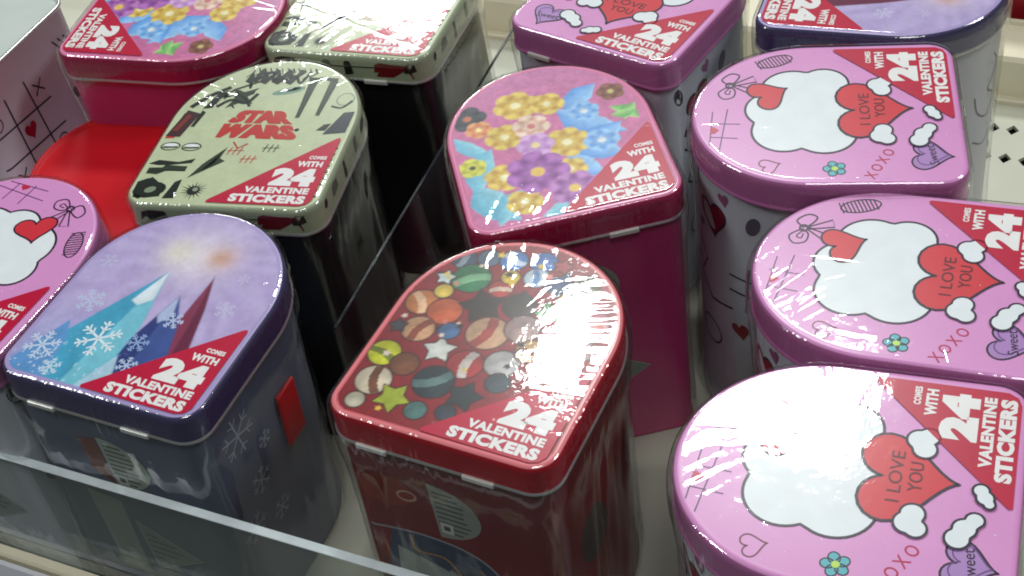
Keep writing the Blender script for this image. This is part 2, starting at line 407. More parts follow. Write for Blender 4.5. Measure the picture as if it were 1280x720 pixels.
def ribbon_art():          # pink ground crowded with flowers and leaves
    c = Canvas(lin(206, 112, 162)); c.mix(np.clip((GY-7)/5, 0, 1)*.5, lin(190, 130, 180))
    T1, T2 = lin(96, 178, 210), lin(150, 212, 230); Y1, Y2 = lin(190, 142, 44), lin(236, 208, 104); P1, P2 = lin(124, 42, 136), lin(186, 112, 196); B1, B2 = lin(84, 150, 226), lin(158, 204, 246)
    for a in ((-4.6, 7.4, -3.0, 5.4, .9), (-3.0, 6.0, -4.2, 2.8, 1.3), (-4.2, 3.6, -2.6, .5, 1.7), (-2.0, 2.6, -3.6, .4, 1.2), (-1.6, .4, .6, 1.4, 1.0)): c.leaf(*a, T1, T2)
    for a in ((2.9, 9.4, 1.0, 7.4, 1.3), (.6, 8.0, 3.5, 5.2, 1.6), (3.4, 6.0, .6, 3.2, 1.8), (1.0, 5.4, 3.0, 3.6, 1.5), (.4, 4.4, 1.8, 2.4, 1.3)): c.leaf(*a, B1, B2)
    for a in ((4.3, 6.0, 3.2, 7.3, .8), (4.4, 7.2, 3.6, 6.1, .7), (3.1, 6.6, 4.3, 6.7, .6)): c.leaf(*a, lin(80, 170, 84), lin(176, 222, 140))
    c.rosette(3.5, 8.5, .72, lin(96, 46, 40), lin(150, 92, 70), 5, 2, lin(196, 190, 110)); c.rosette(-3.7, 8.75, 1.0, lin(30, 34, 44), lin(66, 70, 86), 6, 1, lin(190, 110, 70)); c.rosette(-3.3, 7.7, .7, lin(206, 112, 66), lin(232, 168, 118), 5, .4, lin(240, 220, 150)); c.rosette(-4.1, 4.9, .72, lin(176, 176, 36), lin(226, 224, 96), 5, .9, lin(60, 66, 40))
    for x, y, r, k_ in ((-1.2, 9.0, 1.15, 6), (.3, 8.6, .9, 5), (-2.2, 6.7, 1.0, 6), (.6, 5.3, 1.15, 7), (-2.75, 3.7, 1.0, 6), (-2.2, 1.7, .9, 5), (.3, 3.3, .85, 6)): c.rosette(x, y, r, Y1, Y2, k_, x, lin(246, 236, 190))
    c.rosette(-.8, 7.1, .95, lin(206, 150, 130), lin(240, 214, 196), 6, .3, lin(214, 120, 120)); c.rosette(-.9, 5.6, .95, lin(176, 116, 190), lin(214, 170, 220), 6, 1.1, lin(240, 220, 150)); c.rosette(-1.2, 3.6, 1.55, P1, P2, 7, .2, lin(230, 190, 90)); c.rosette(.2, 1.9, 1.25, P1, lin(196, 130, 200), 7, .8, lin(230, 190, 90)); c.rosette(1.9, 7.4, .8, B1, B2, 6, .8, (.8, .82, .85)); c.rosette(2.2, 4.9, .9, B1, B2, 6, .1, (.8, .82, .85))
    return c.mesh('lid_print', 31, .20)
def winter_art():          # lavender sky over faceted icy peaks
    c = Canvas(lin(180, 162, 212))
    ang = np.arctan2(GY-8.9, GX-.1); rr = np.hypot(GX-.1, GY-8.9)
    c.mix(np.clip(.5+.5*np.sin(ang*17+vnoise(GX, GY, 4, .8)*5), 0, 1)*np.clip(rr/4, 0, 1)*.28, lin(216, 204, 240))
    c.mix(np.clip((5-GY)/5, 0, 1)*np.clip((1.5-GX)/4, 0, 1)*.6, lin(120, 160, 214)); c.mix(np.exp(-rr**2/3)*.8, lin(236, 226, 236)); c.mix(np.exp(-((GX-1.1)**2+(GY-9.1)**2)/.5)*.75, lin(206, 150, 104)); c.mix(np.exp(-((GX+1.1)**2+(GY-8.9)**2)/.7)*.6, lin(236, 230, 200))
    def peak(pts, col): # convex facet, counter-clockwise
        dmin = np.full(GX.shape, 9.)
        for (ax, ay), (bx, by) in zip(pts, pts[1:]+pts[:1]):
            l = math.hypot(bx-ax, by-ay); dmin = np.minimum(dmin, ((bx-ax)*(GY-ay)-(by-ay)*(GX-ax))/l)
        c.mix(np.clip(dmin/.08+.5, 0, 1), np.array(col)*(1+.16*(vnoise(GX*1.0+GY*.3, GY*.35, 9, 2.2)-.5))[..., None])
    peak([(1.5, 2.0), (3.0, 2.4), (2.1, 6.0), (1.45, 7.9)], lin(104, 32, 64)); peak([(1.2, 2.0), (2.2, 2.2), (1.95, 4.8), (1.45, 7.9)], lin(134, 52, 84))
    peak([(-.8, .6), (2.6, .9), (1.5, 4.6), (.55, 6.4)], lin(44, 58, 122)); peak([(.7, .8), (2.6, .9), (1.5, 4.6), (.55, 6.4)], lin(62, 84, 150))
    peak([(-4.6, .3), (-.2, .3), (-.1, 4.2), (-.75, 7.6)], lin(70, 160, 196)); peak([(-1.7, .3), (-.2, .3), (-.1, 4.2), (-.75, 7.6)], lin(120, 196, 218)); peak([(-1.7, 4.6), (-1.0, 5.3), (-.35, 5.0), (-.75, 7.6)], lin(222, 234, 244)); peak([(-4.8, .3), (-2.6, .3), (-2.9, 2.6), (-3.4, 3.6)], lin(96, 150, 208))
    peak([(-1.0, .3), (.5, .3), (.2, 1.6), (-.1, 2.4)], lin(176, 210, 232)); peak([(.25, 5.0), (.5, 4.6), (.9, 5.2), (.55, 6.4)], lin(176, 190, 226))
    sp_ = vnoise(GX, GY, 17, 7); c.mix((sp_ > .86)*np.clip((3.6-GY)/3, 0, 1)*np.clip((.5-GX)/1.2, 0, 1)*.8, lin(226, 236, 250))
    return c.mesh('lid_print', 41, .10)
def patches_art():         # deep red ground crowded with bright balls and stars
    c = Canvas(lin(132, 20, 32)); c.mix(np.clip((GX+5)/10, 0, 1)*.4, lin(164, 38, 46)); E_ = lin(60, 14, 20)
    D_ = [(-3.3, 9.8, .55, (60, 74, 96), (130, 146, 160)), (-2.3, 10.2, .5, (92, 108, 130), None), (-2.5, 8.8, .85, (44, 124, 80), (130, 186, 140)), (-3.6, 8.5, .4, (190, 206, 206), None), (-1.2, 10.4, .6, (86, 136, 206), (206, 220, 236)), (.1, 10.7, .6, (70, 116, 190), None), (.2, 9.7, .55, (206, 220, 236), (96, 140, 200)), (1.3, 9.6, .75, (52, 64, 104), (120, 130, 150)), (2.4, 9.9, .6, (84, 78, 48), None), (2.3, 8.7, .75, (200, 160, 92), (110, 90, 60)), (3.4, 7.9, .8, (206, 104, 124), (226, 170, 170)), (3.6, 6.2, .7, (150, 120, 116), None),
         (-3.9, 6.8, .7, (206, 124, 70), (236, 190, 150)), (-2.7, 6.6, .75, (210, 96, 52), None), (-3.3, 5.3, .7, (214, 160, 120), (150, 70, 50)), (-1.3, 7.4, .9, (48, 36, 34), (110, 84, 66)), (.2, 7.9, .7, (64, 50, 46), None), (-.4, 6.0, .9, (216, 168, 132), (176, 60, 50)), (.9, 6.7, .75, (170, 136, 132), None), (-1.9, 4.5, .65, (206, 206, 200), (120, 126, 122)), (-.5, 4.1, .75, (186, 40, 46), (220, 206, 200)), (.9, 4.6, .7, (196, 190, 190), None), (-1.3, 2.8, .85, (44, 58, 66), (100, 130, 130)), (.2, 2.5, .7, (36, 46, 52), None),
         (-4.0, 3.6, .68, (210, 210, 40), (120, 130, 30)), (-2.9, 3.3, .6, (130, 76, 48), None), (-3.7, 2.1, .75, (224, 208, 182), (120, 72, 48)), (-2.5, 1.5, .7, (160, 170, 48), (210, 214, 110)), (-3.9, .9, .4, (200, 190, 170), None), (-1.3, 1.2, .45, (90, 130, 126), None), (1.7, 5.6, .6, (206, 150, 60), (120, 40, 30)), (1.6, 7.9, .6, (96, 150, 90), None), (2.7, 7.3, .5, (220, 200, 180), None), (-2.0, 5.6, .45, (70, 110, 160), None), (-3.3, 7.7, .4, (230, 200, 90), None), (-4.2, 5.2, .35, (60, 60, 70), None), (-1.0, 8.6, .5, (196, 60, 50), (230, 200, 180)), (1.2, 3.6, .5, (70, 80, 90), None), (-.9, 9.4, .4, (226, 190, 60), None), (1.0, 10.7, .4, (170, 60, 70), None), (-.1, 1.5, .4, (60, 66, 80), None)]
    for i, (x, y, r, a, b) in enumerate(D_):
        if i % 4 == 3: c.star(x, y, r*1.15, lin(*a), i*.7, 5, E_)
        else: c.ball(x, y, r, lin(*a), lin(*b) if b else None, i*1.1, E_)
    for i in range(34):
        rs = np.random.RandomState(i+5); x, y = rs.uniform(-4.3, 4.2), rs.uniform(.6, 11); c.star(x, y, rs.uniform(.1, .24), lin(*[(230, 210, 190), (40, 30, 34), (226, 190, 60), (220, 120, 110)][i % 4]), i, 5)
    return c.mesh('lid_print', 51, .22)
def cream_art():
    c = Canvas(lin(196, 204, 168)); c.mix(vnoise(GX, GY, 61, .5)*.25, lin(176, 188, 158)); return c.mesh('lid_print', 62, .06)
def cream_marks():
    k = Ink(); k.n = 1; g = lin(20, 26, 22); R = lin(190, 44, 40); G2 = lin(38, 52, 34)
    def tr(y0, y1, ind):
        def f(a, b):
            y = y0+(y1-y0)*b; t = (y-5.3)/2.1; h = 2.35*(1-t)+1.25*t; return (-.08+(a*2-1)*h*ind, y)
        return f
    put_text(k, 'STAR', 0, 1, 0, 1, R, .055, fn=tr(6.42, 7.5, 1.0), k=1); put_text(k, 'WARS', 0, 1, 0, 1, R, .055, fn=tr(5.2, 6.36, 1.0), k=1)
    for q_ in (-.07, .07):
        f1, f2 = tr(6.42, 7.5, 1.0), tr(5.2, 6.36, 1.0)
        put_text(k, 'STAR', 0, 1, 0, 1, R, .055, fn=lambda a, b: (f1(a, b)[0]+q_, f1(a, b)[1]), k=2 if q_ < 0 else 3); put_text(k, 'WARS', 0, 1, 0, 1, R, .055, fn=lambda a, b: (f2(a, b)[0]+q_, f2(a, b)[1]), k=2 if q_ < 0 else 3)
    P = lambda pts, col=g: k.poly(pts, col, 1)
    P([(1.45, 10.3), (1.75, 10.3), (1.85, 7.05), (1.68, 7.0)], G2); P([(2.62, 10.25), (2.95, 10.2), (2.86, 7.25), (2.7, 7.25)], G2); k.line([(1.5, 10.2), (2.1, 10.4), (2.9, 10.3)], .14, g, 2)
    P([(3.6, 5.85), (4.6, 6.1), (4.5, 7.3), (4.1, 7.2)], lin(52, 58, 74)); P([(4.62, 6.4), (4.72, 6.4), (4.6, 7.6), (4.5, 7.5)])
    P([(-4.6, 5.35), (-4.05, 5.3), (-3.75, 7.0), (-4.45, 7.1)], lin(92, 52, 52)); k.poly([(-4.5, 5.8), (-4.25, 5.8), (-4.0, 6.9), (-4.3, 6.95)], lin(50, 34, 36), 2); P([(-3.7, 6.0), (-3.5, 6.0), (-3.3, 7.2), (-3.55, 7.4)]); P([(-4.72, 5.0), (-4.2, 5.05), (-4.3, 5.4), (-4.7, 5.4)], R)
    for cx in (-4.15, -3.0): k.line(ell(cx, 4.4, .5, .3, .05), .07, g, 1, True); k.poly(ell(cx, 4.5, .38, .13), WHT, 2); k.line([(cx-.4, 4.3), (cx+.4, 4.36)], .10, g, 3)
    P([(-4.6, 2.7), (-3.9, 2.75), (-3.8, 2.95), (-2.6, 2.9), (-2.6, 2.5), (-3.6, 2.5), (-4.0, 2.2), (-4.6, 2.25)], G2); k.line([(-4.55, 2.45), (-2.7, 2.6)], .1, g, 2)
    P([(-2.3, 2.0), (-1.9, 3.1), (-1.05, 4.5), (-1.15, 3.6), (-.8, 3.4)], G2); P([(-1.9, 2.4), (-1.2, 4.0), (-1.3, 3.2)], g)
    P(ell(-3.9, 1.05, .85, .6, .2, 14)); k.poly(ell(-3.7, .9, .4, .25, .4, 12), lin(120, 134, 110), 2); P([(-4.6, .5), (-4.2, .35), (-4.0, .7), (-4.5, .9)])
    for i in range(16):
        t = i/16*2*math.pi; r = .62+.25*((i*7) % 5)/5; P([(-1.6+.3*math.cos(t-.14), 1.12+.3*math.sin(t-.14)), (-1.6+r*math.cos(t), 1.12+r*.9*math.sin(t)), (-1.6+.3*math.cos(t+.14), 1.12+.3*math.sin(t+.14))])
    k.poly(ell(-1.6, 1.12, .32), g, 2); k.poly(ell(-1.52, 1.2, .14), lin(150, 160, 140), 3)
    # bolder scatter of dark shapes
    k.line(curve([(-4.3, 7.6), (-3.6, 8.6), (-2.7, 9.4)]), .30, g, 1); k.line(curve([(-2.9, 7.7), (-2.3, 8.3), (-1.4, 8.1), (-1.0, 8.9)]), .22, g, 3); k.line([(-2.2, 8.9), (-1.5, 8.4), (-1.1, 7.8)], .16, g, 3)
    k.line(curve([(-.2, 9.9), (.5, 10.5), (1.0, 9.9), (1.3, 10.9)]), .16, g, 3); k.line(curve([(-1.6, 9.9), (-.9, 10.8), (-.5, 10.0), (.1, 10.9)]), .2, g, 3); P([(-4.7, 1.6), (-4.1, 2.0), (-3.6, 1.6), (-4.2, 1.5)]); P([(3.1, 6.0), (3.6, 6.0), (3.75, 6.6), (3.4, 6.5)])
    k.line(curve([(3.3, 8.0), (3.9, 7.9), (4.3, 8.5)]), .14, g, 1); k.line([(-.9, 4.9), (-.5, 4.4), (-.1, 4.8)], .1, R, 3)
    random.seed(9)
    for i in range(12):
        x = -2.2+i*.32; k.line([(x, 10.25+random.uniform(-.1, .2)), (x+.35, 10.9+random.uniform(-.2, .1)), (x+.15, 11.15)], random.uniform(.05, .13), g, 1)
    for i in range(14):
        a, b = -2.0+random.gauss(0, .45), 8.6+random.gauss(0, .4); P(ell(a, b, random.uniform(.1, .3), random.uniform(.06, .16), random.uniform(0, 3), 8), random.choice([g, G2, lin(96, 110, 96)]))
    P(ell(.6, 9.2, .9, .28, .35, 14), lin(120, 150, 134)); P(ell(.8, 9.35, .4, .14, .35, 10), lin(66, 90, 88)); P(ell(2.1, 6.0, .13), g)
    k.poly([(-4.75, 3.0), (-4.3, 3.3), (-3.2, 3.2), (-2.4, 3.5), (-2.5, 3.15), (-3.6, 2.95), (-4.2, 2.9)], g, 3); k.poly([(-3.0, .45), (-2.4, .5), (-2.5, 1.9), (-2.8, 1.7)], g, 3); k.poly([(-4.7, .8), (-3.9, .45), (-3.2, .6), (-3.3, 1.5), (-4.3, 1.9), (-4.75, 1.6)], g, 3); k.poly(ell(-3.85, 1.05, .3, .22, .5, 12), lin(130, 146, 120), 4)
    k.poly([(3.55, 5.7), (4.7, 5.9), (4.7, 7.6), (4.15, 7.5)], lin(34, 40, 52), 3); k.poly([(-4.75, 5.2), (-3.95, 5.15), (-3.55, 7.1), (-4.35, 7.35)], lin(60, 30, 32), 3); k.poly([(-4.55, 5.6), (-4.25, 5.6), (-3.95, 6.9), (-4.2, 7.0)], lin(126, 40, 42), 4)
    for dx in (-.5, .3, 1.0, 1.7): k.poly([(-1.6+dx, 9.9), (-1.2+dx, 9.7), (-.7+dx, 10.9), (-1.0+dx, 11.1), (-1.2+dx, 10.3), (-1.45+dx, 10.9)], g, 3)
    k.poly([(-3.6, 7.5), (-3.1, 7.6), (-2.7, 9.1), (-3.2, 8.8)], g, 3); k.poly([(-2.4, 7.6), (-1.6, 8.2), (-1.0, 8.0), (-1.5, 8.6), (-1.1, 9.4), (-1.8, 9.0), (-2.5, 9.3), (-2.1, 8.5)], G2, 3); k.poly([(1.35, 10.4), (3.0, 10.35), (3.0, 10.05), (2.6, 10.1), (1.9, 10.15), (1.4, 10.1)], G2, 3)
    k.poly([(1.5, 10.2), (1.95, 10.2), (1.9, 7.0), (1.68, 6.95)], G2, 3); k.poly([(2.6, 10.2), (3.05, 10.1), (2.9, 7.2), (2.68, 7.2)], G2, 3)
    for x, y, col in ((-.9, 4.2, R), (.9, 4.5, G2), (0.0, 3.6, R)):
        for q in range(3): k.line([(x+q*.28, y-.3), (x+q*.28+.1, y+.3)], .06, col, 1)
        k.line([(x-.1, y), (x+.8, y+.05)], .06, col, 1)
    k.line(ell(3.9, 8.6, .45, .5), .06, lin(120, 136, 120), 1, True); k.line([(-3.2, 8.2), (-2.4, 9.2), (-1.2, 10.0)], .18, G2, 1); k.line([(-3.4, 7.7), (-3.0, 8.0)], .2, g, 1)
    for i in range(9): k.line([(4.35, 1.0+i*.45), (4.72, 1.05+i*.45)], .10, lin(96, 40, 40) if i % 2 else g, 1)
    return k.build('lid_marks')
def snow_marks():
    k = Ink(); k.n = 1
    for cx, cy, r, col in ((-1.5, 3.0, 1.05, lin(226, 238, 246)), (-3.2, 4.9, .72, lin(196, 206, 236)), (1.1, 4.95, .5, lin(196, 206, 240)), (.3, 3.3, .55, lin(150, 176, 222)), (-3.7, 1.9, .85, lin(206, 220, 244)), (-3.9, 7.4, .45, lin(200, 196, 232)), (3.0, 6.2, .5, lin(206, 200, 234)), (2.8, 8.2, .3, lin(206, 196, 232)), (.6, 2.0, .5, lin(190, 206, 236)), (-2.6, .9, .5, lin(206, 226, 244))):
        for i in range(6):
            t = i*math.pi/3+cx; e = (cx+r*math.cos(t), cy+r*math.sin(t)); k.line([(cx, cy), e], .085*r+.03, col, 1)
            for f in (.45, .72):
                for s_ in (-1, 1): k.line([(cx+f*r*math.cos(t), cy+f*r*math.sin(t)), (cx+f*r*math.cos(t)+.3*r*math.cos(t+s_*.9), cy+f*r*math.sin(t)+.3*r*math.sin(t+s_*.9))], .05*r+.03, col, 1)
    return k.build('lid_marks')

# ------------------------------------------------------------------ print on the sides: (u along outline, z below the lid top)
def side_ink(h, off=-0.12):
    def f(u, z, k): p = at_u(u, off+0.012+k*0.006); return (p[0], p[1]-CY, h+z)
    return Ink(f)
class Pieces:
    """print on a side, every separate motif an object of its own"""
    def __init__(s, h, parent): s.h = h; s.parent = parent; s.cur = None; s.done = []
    def new(s, name): s.cur = side_ink(s.h); s.done.append((name, s.cur)); return s.cur
    def close(s):
        for nm, k in s.done:
            if k.V: link(nm, k.build(nm), s.parent)
def dense(pts, st=.15, closed=True):
    p = list(map(tuple, pts)); p = p+[p[0]] if closed else p; out = []
    for a, b in zip(p[:-1], p[1:]):
        n = max(1, int(math.dist(a, b)/st)); out += [(a[0]+(b[0]-a[0])*i/n, a[1]+(b[1]-a[1])*i/n) for i in range(n)]
    if not closed: out.append(p[-1])
    return out
def hinge_side(S_, kind):
    """small print sheet on the straight side: half-round panel and recycling triangle"""
    pale = {'pink': lin(170, 176, 176), 'winter': lin(170, 184, 172), 'red': lin(150, 152, 146), 'ribbon': lin(150, 160, 150), 'cream': lin(60, 66, 62)}[kind]
    dk = lin(52, 60, 58)
    arcp = [(-.8, -3.1)]+[(-.75+2.25*math.sin(t), -4.85+1.75*math.cos(t)) for t in np.linspace(0.1, math.pi-.1, 14)]+[(-.6, -6.6)]
    k = S_.new('half_round_panel'); k.poly(arcp, pale, 1); random.seed(4)
    for i in range(9):
        z = -3.55-i*.32; x1 = -.75+2.0*math.sqrt(max(0, 1-((z+4.85)/1.75)**2)); k.line([(-.55, z), (max(-.3, x1*random.uniform(.55, .9)), z)], .09, dk, 2)
    k.poly([(-.5, -5.5), (.1, -5.5), (.1, -6.2), (-.5, -6.2)], (.6, .62, .6), 3); k.poly([(-.35, -5.7), (-.05, -5.7), (-.05, -6.0), (-.35, -6.0)], dk, 4)
    k = S_.new('triangle_mark'); t = [(-.5, -9.0), (-.2, -12.7), (2.65, -10.9)]; k.poly(t, tuple(c*.8 for c in pale), 1); k.line(t, .1, tuple(min(.8, c*1.5) for c in pale), 2, True)
    for i in range(5): k.line([(-.2, -9.9-i*.45), (.4+1.2*math.sin(i*.8), -10.0-i*.42)], .1, dk, 3)

# ------------------------------------------------------------------ shrink film
def film_mesh(h, seed, fans=()):
    flat = .35 if seed in (11, 17) else 1.0      # drawn tight over these two lids
    """fans: (u on the outline, half width, reach, skew, strength): where the film is puckered"""
    rs = np.random.RandomState(seed); n = 620
    u = np.linspace(0, PER, n, endpoint=False)
    def P(off):
        q = np.vstack([ring(off), ring(off)[:1]]); return np.c_[np.interp(u, ARC, q[:, 0]), np.interp(u, ARC, q[:, 1])]
    NU = np.c_[np.interp(u, ARCC, NRM[:, 0]), np.interp(u, ARCC, NRM[:, 1])]
    def per(f): ph = rs.rand(6)*6.28; return sum(np.sin(2*np.pi*u/PER*round(f*k_)+ph[i])/(1+.3*i) for i, k_ in enumerate((1, 1.37, 1.71, 2.3, .6, 2.9)))/2.6
    near = np.zeros(n)+.12
    for fu, fwid, *_r in fans: near = np.maximum(near, np.exp(-((np.mod(u-fu+PER/2, PER)-PER/2)/fwid)**2)*min(1, _r[2]))
    F = []; ctr = np.array([0, 5.7]); rows = []
    side = [(.14, -h+.35), (.12, -h+1.6), (.08, -h*.78), (.05, -h*.6), (.05, -h*.45), (.06, -h*.3), (.12, -h*.2), (.18, -3.0), (.22, -2.2), (.24, -1.75), (.24, -1.2), (.22, -.6), (.17, -.2), (.02, .04)]
    A1, A2, B1 = per(8), per(19), per(40)
    for z, o in [(b, a) for a, b in side]:
        t = -z/h
        if z < -1.8: wv = (.02+.16*np.clip((t-.12)*3, 0, 1))*(.6*np.roll(A1, int(t*60))+.4*np.roll(A2, int(-t*40)))*(.5+near)
        else: wv = np.abs(B1)*.09*near
        rows.append(np.c_[P(0)+NU*(o+.03+np.maximum(wv, -.05))[:, None], np.full(n, h+z)])
    tabs = [rs.rand(400) for _ in range(12)]
    creases = [(rs.uniform(0, 3.14), 0, rs.uniform(.05, .11), flat*rs.uniform(.004, .013)*rs.choice([-1, 1]), rs.uniform(0, 90)) for _ in range(4+2*len(fans))]
    creases = [(a, math.cos(a)*rs.uniform(-4, 4)+math.sin(a)*rs.uniform(1, 11), w_, h_, q) for a, _, w_, h_, q in creases]
    def n1(tab, x): x = x+200; i = np.floor(x).astype(int); f = x-i; f = f*f*(3-2*f); return tab[i % 400]*(1-f)+tab[(i+1) % 400]*f-.5
    for v in np.concatenate([np.linspace(0.015, .5, 34), np.linspace(.53, .985, 14)]):
        p = P(-.12)*(1-v)+ctr*v
        hz = np.zeros(n)
        for q, (fu, fwid, reach, skew, amp) in enumerate(fans):
            o = at_u(fu, -.12); nn = -np.array([np.interp(fu % PER, ARCC, NRM[:, 0]), np.interp(fu % PER, ARCC, NRM[:, 1])])
            c_, s_ = math.cos(skew), math.sin(skew); dr = np.array([nn[0]*c_-nn[1]*s_, nn[0]*s_+nn[1]*c_]); tn = np.array([-dr[1], dr[0]])
            D = p-o; a = D@dr; b = D@tn; b2 = b/(1+.05*np.maximum(a, 0))+.15*n1(tabs[8], a*.9)
            env = np.exp(-(np.maximum(a, 0)/reach)**2)*np.exp(-(b/fwid)**2)*np.clip(v*9, 0, 1)
            brk = np.clip(.4+1.6*n1(tabs[9], a*1.3+np.floor(b2*3)*7.1), 0, 1.2)
            hz += 1.5*amp*env*(.045*n1(tabs[q % 8], b2*3.2)+.022*n1(tabs[(q+3) % 8], b2*7.5)*brk)
        for (la, lo, lw_, lh, ls) in creases:
            dd_ = p[:, 0]*math.cos(la)+p[:, 1]*math.sin(la)-lo; al = -p[:, 0]*math.sin(la)+p[:, 1]*math.cos(la)
            dd_ = dd_+.12*n1(tabs[10], al*.7+ls); hz += lh*float(np.clip((.78-v)/.3, 0, 1))*np.exp(-(dd_/lw_)**2)*np.clip(.5+2.2*n1(tabs[11], al*.55+ls*3), 0, 1)
        hz *= float(np.clip((.9-v)/.3, 0, 1))
        lowf = .0022*np.sin(p[:, 0]*1.1+seed)*np.cos(p[:, 1]*.8+seed*2)
        rows.append(np.c_[p, h+.13+hz+lowf])
    V = np.vstack(rows); V[:, 1] -= CY
    for k in range(len(rows)-1):
        for i in range(n): j = (i+1) % n; F.append((k*n+i, k*n+j, (k+1)*n+j, (k+1)*n+i))
    F.append(tuple((len(rows)-1)*n+i for i in range(n)))
    return mesh('shrink_film', V.tolist(), F, [FILM], True)

# ------------------------------------------------------------------ the tins
DESIGN = {
    'pink':   dict(lid=lin(220, 148, 206), skirt=lin(178, 104, 156), body=lin(196, 200, 210)),
    'winter': dict(lid=lin(170, 154, 204), skirt=lin(66, 60, 98), body=lin(92, 100, 122)),
    'ribbon': dict(lid=lin(206, 104, 150), skirt=lin(156, 26, 74), body=lin(186, 54, 112)),
    'red':    dict(lid=lin(206, 90, 100), skirt=lin(164, 10, 30), body=lin(112, 32, 36)),
    'cream':  dict(lid=lin(196, 204, 170), skirt=lin(164, 174, 146), body=lin(26, 28, 28)),
}
for kname, dd in DESIGN.items():
    dd['m_lid'] = paint(kname+'_lid_paint', dd['lid'], .28, .05, 50, spec=.4)
    dd['m_skirt'] = paint(kname+'_skirt_paint', dd['skirt'], .26, .10, 50)
    dd['m_body'] = paint(kname+'_body_paint', dd['body'], .32, .14, 35)
    dd['edge'] = paint(kname+'_lid_border_highlight', tuple(min(.8, c*1.15+.10) for c in dd['lid']), .25, .05, 60)  # lightened rim: white print border and painted-in film highlight
ART = {'pink': [pink_art()], 'winter': [winter_art(), snow_marks()], 'ribbon': [ribbon_art()], 'red': [patches_art()], 'cream': [cream_art(), cream_marks()]}
LIDS = {}
for kname, dd in DESIGN.items():
    prof = [(-.10, -1.62), (.06, -1.62), (.11, -1.56), (.11, -1.48), (.05, -1.43), (.045, -1.38), (.05, -.34), (.04, -.18), (-.02, -.06), (-.10, -.008), (-.15, 0), (-.22, .002), (-.30, 0), (-.34, 0)]
    idx = [1, 1, 1, 1, 2, 2, 2, 2, 3, 3, 3, 0, 0]
    if kname == 'pink': idx = [1, 1, 1, 1, 2, 2, 2, 2, 0, 0, 0, 0, 0]
    if kname in ('winter', 'cream'): idx = [1, 1, 1, 1, 2, 2, 2, 2, 2, 0, 0, 0, 0]
    LIDS[kname] = loft(prof, 0, None, [dd['m_lid'], SEAM if kname != 'pink' else dd['m_skirt'], dd['m_skirt'], dd['edge']], 'lid', idx)
clip_me = bevel_mesh(mesh('hinge', *box_v(-.7, .7, -.09, .12, -.13, .13), [BRIGHT]), .05)

def frame(x, y, th, z, tx, ty):
    """orientation of a tin whose lid plane is fitted at (x, y, th, z) with slopes tx, ty; returns matrix at base and height"""
    t = math.radians(th); X = Vector((math.cos(t), math.sin(t), ty)); Y = Vector((-math.sin(t), math.cos(t), tx))
    X.normalize(); Y = (Y-X*Y.dot(X)).normalized(); N = X.cross(Y)
    top = Vector((x-CY*math.sin(t), y+CY*math.cos(t), z+DECK))
    lift = 4.9*abs(X.z)+5.9*abs(Y.z)+.02
    h = (top.z-lift)/N.z; b = top-N*h
    Mx = Matrix((X, Y, N)).transposed().to_4x4(); Mx.translation = b*S
    return Mx, h
GRP = 'arched sticker tins on the shelf'
def tin(place, kind, label, seed, fans=(), body=None, flip=False, film=True, plain=None):
    Mx, h = frame(*place); dd = DESIGN[kind]
    root = bpy.data.objects.new('sticker_tin', None); C.objects.link(root); root.matrix_world = Mx; root.empty_display_size = .03
    tag(root, label, 'tin', GRP)
    bm_ = body or dd['m_body']
    if flip:      # stands on its lid: the bare base faces up
        prof = [(-.10, 0), (.05, .06), (.05, 1.4), (.11, 1.5), (.06, 1.62), (-.12, 1.62), (-.12, h-.25), (.02, h-.2), (.05, h-.1), (.0, h), (-.14, h), (-.2, h-.14), (-.3, h-.16)]
        me = loft(prof, 2, 0, [dd['m_skirt'], bm_, plain, SEAM if plain is TINBASE else plain], 'body', [0, 0, 0, 0, 0, 1, 3, 3, 3, 3, 2, 2])
        link('body', me, root)
    else:
        prof = [(-.3, .0), (-.04, .0), (-.01, .08), (-.05, .2), (-.12, .3), (-.12, h-1.55)]
        b = link('body', loft(prof, None, 0, [bm_], 'body'), root)
        k = Pieces(h, b); random.seed(seed)
        if kind == 'pink': pink_sides(k)
        elif kind == 'winter' and body is None: winter_sides(k)
        elif kind == 'winter': swirl_sides(k)
        elif kind == 'red': red_sides(k)
        if kind != 'cream': hinge_side(k, kind)
        k.close()
        lid = link('lid', LIDS[kind], root, loc=(0, 0, h*S))
        for a, nm in zip(ART[kind], ('lid_print', 'lid_marks')): link(nm, a, lid)
        if kind == 'cream':
            link('skirt_print', CREAM_SKIRT, lid)
        link('corner_label', LABEL, lid); link('lettering', LETTERS, lid)
        for cx in (-2.9, 1.9): link('hinge', clip_me, root, loc=(cx*S, (-CY-.10)*S, (h-1.56)*S))
        if kind == 'winter' and body is None:
            fl = mesh('mailbox_flag', *box_v(-.12, .12, -.75, .75, -1.7, 1.7), [FLAGRED]); bevel_mesh(fl, .11, 3)
            link('mailbox_flag', fl, root, loc=((W/2+.02)*S, (6.2-CY)*S, (h-6.0)*S))
    if film: link('shrink_film', film_mesh(h, seed, fans), root)
    return root
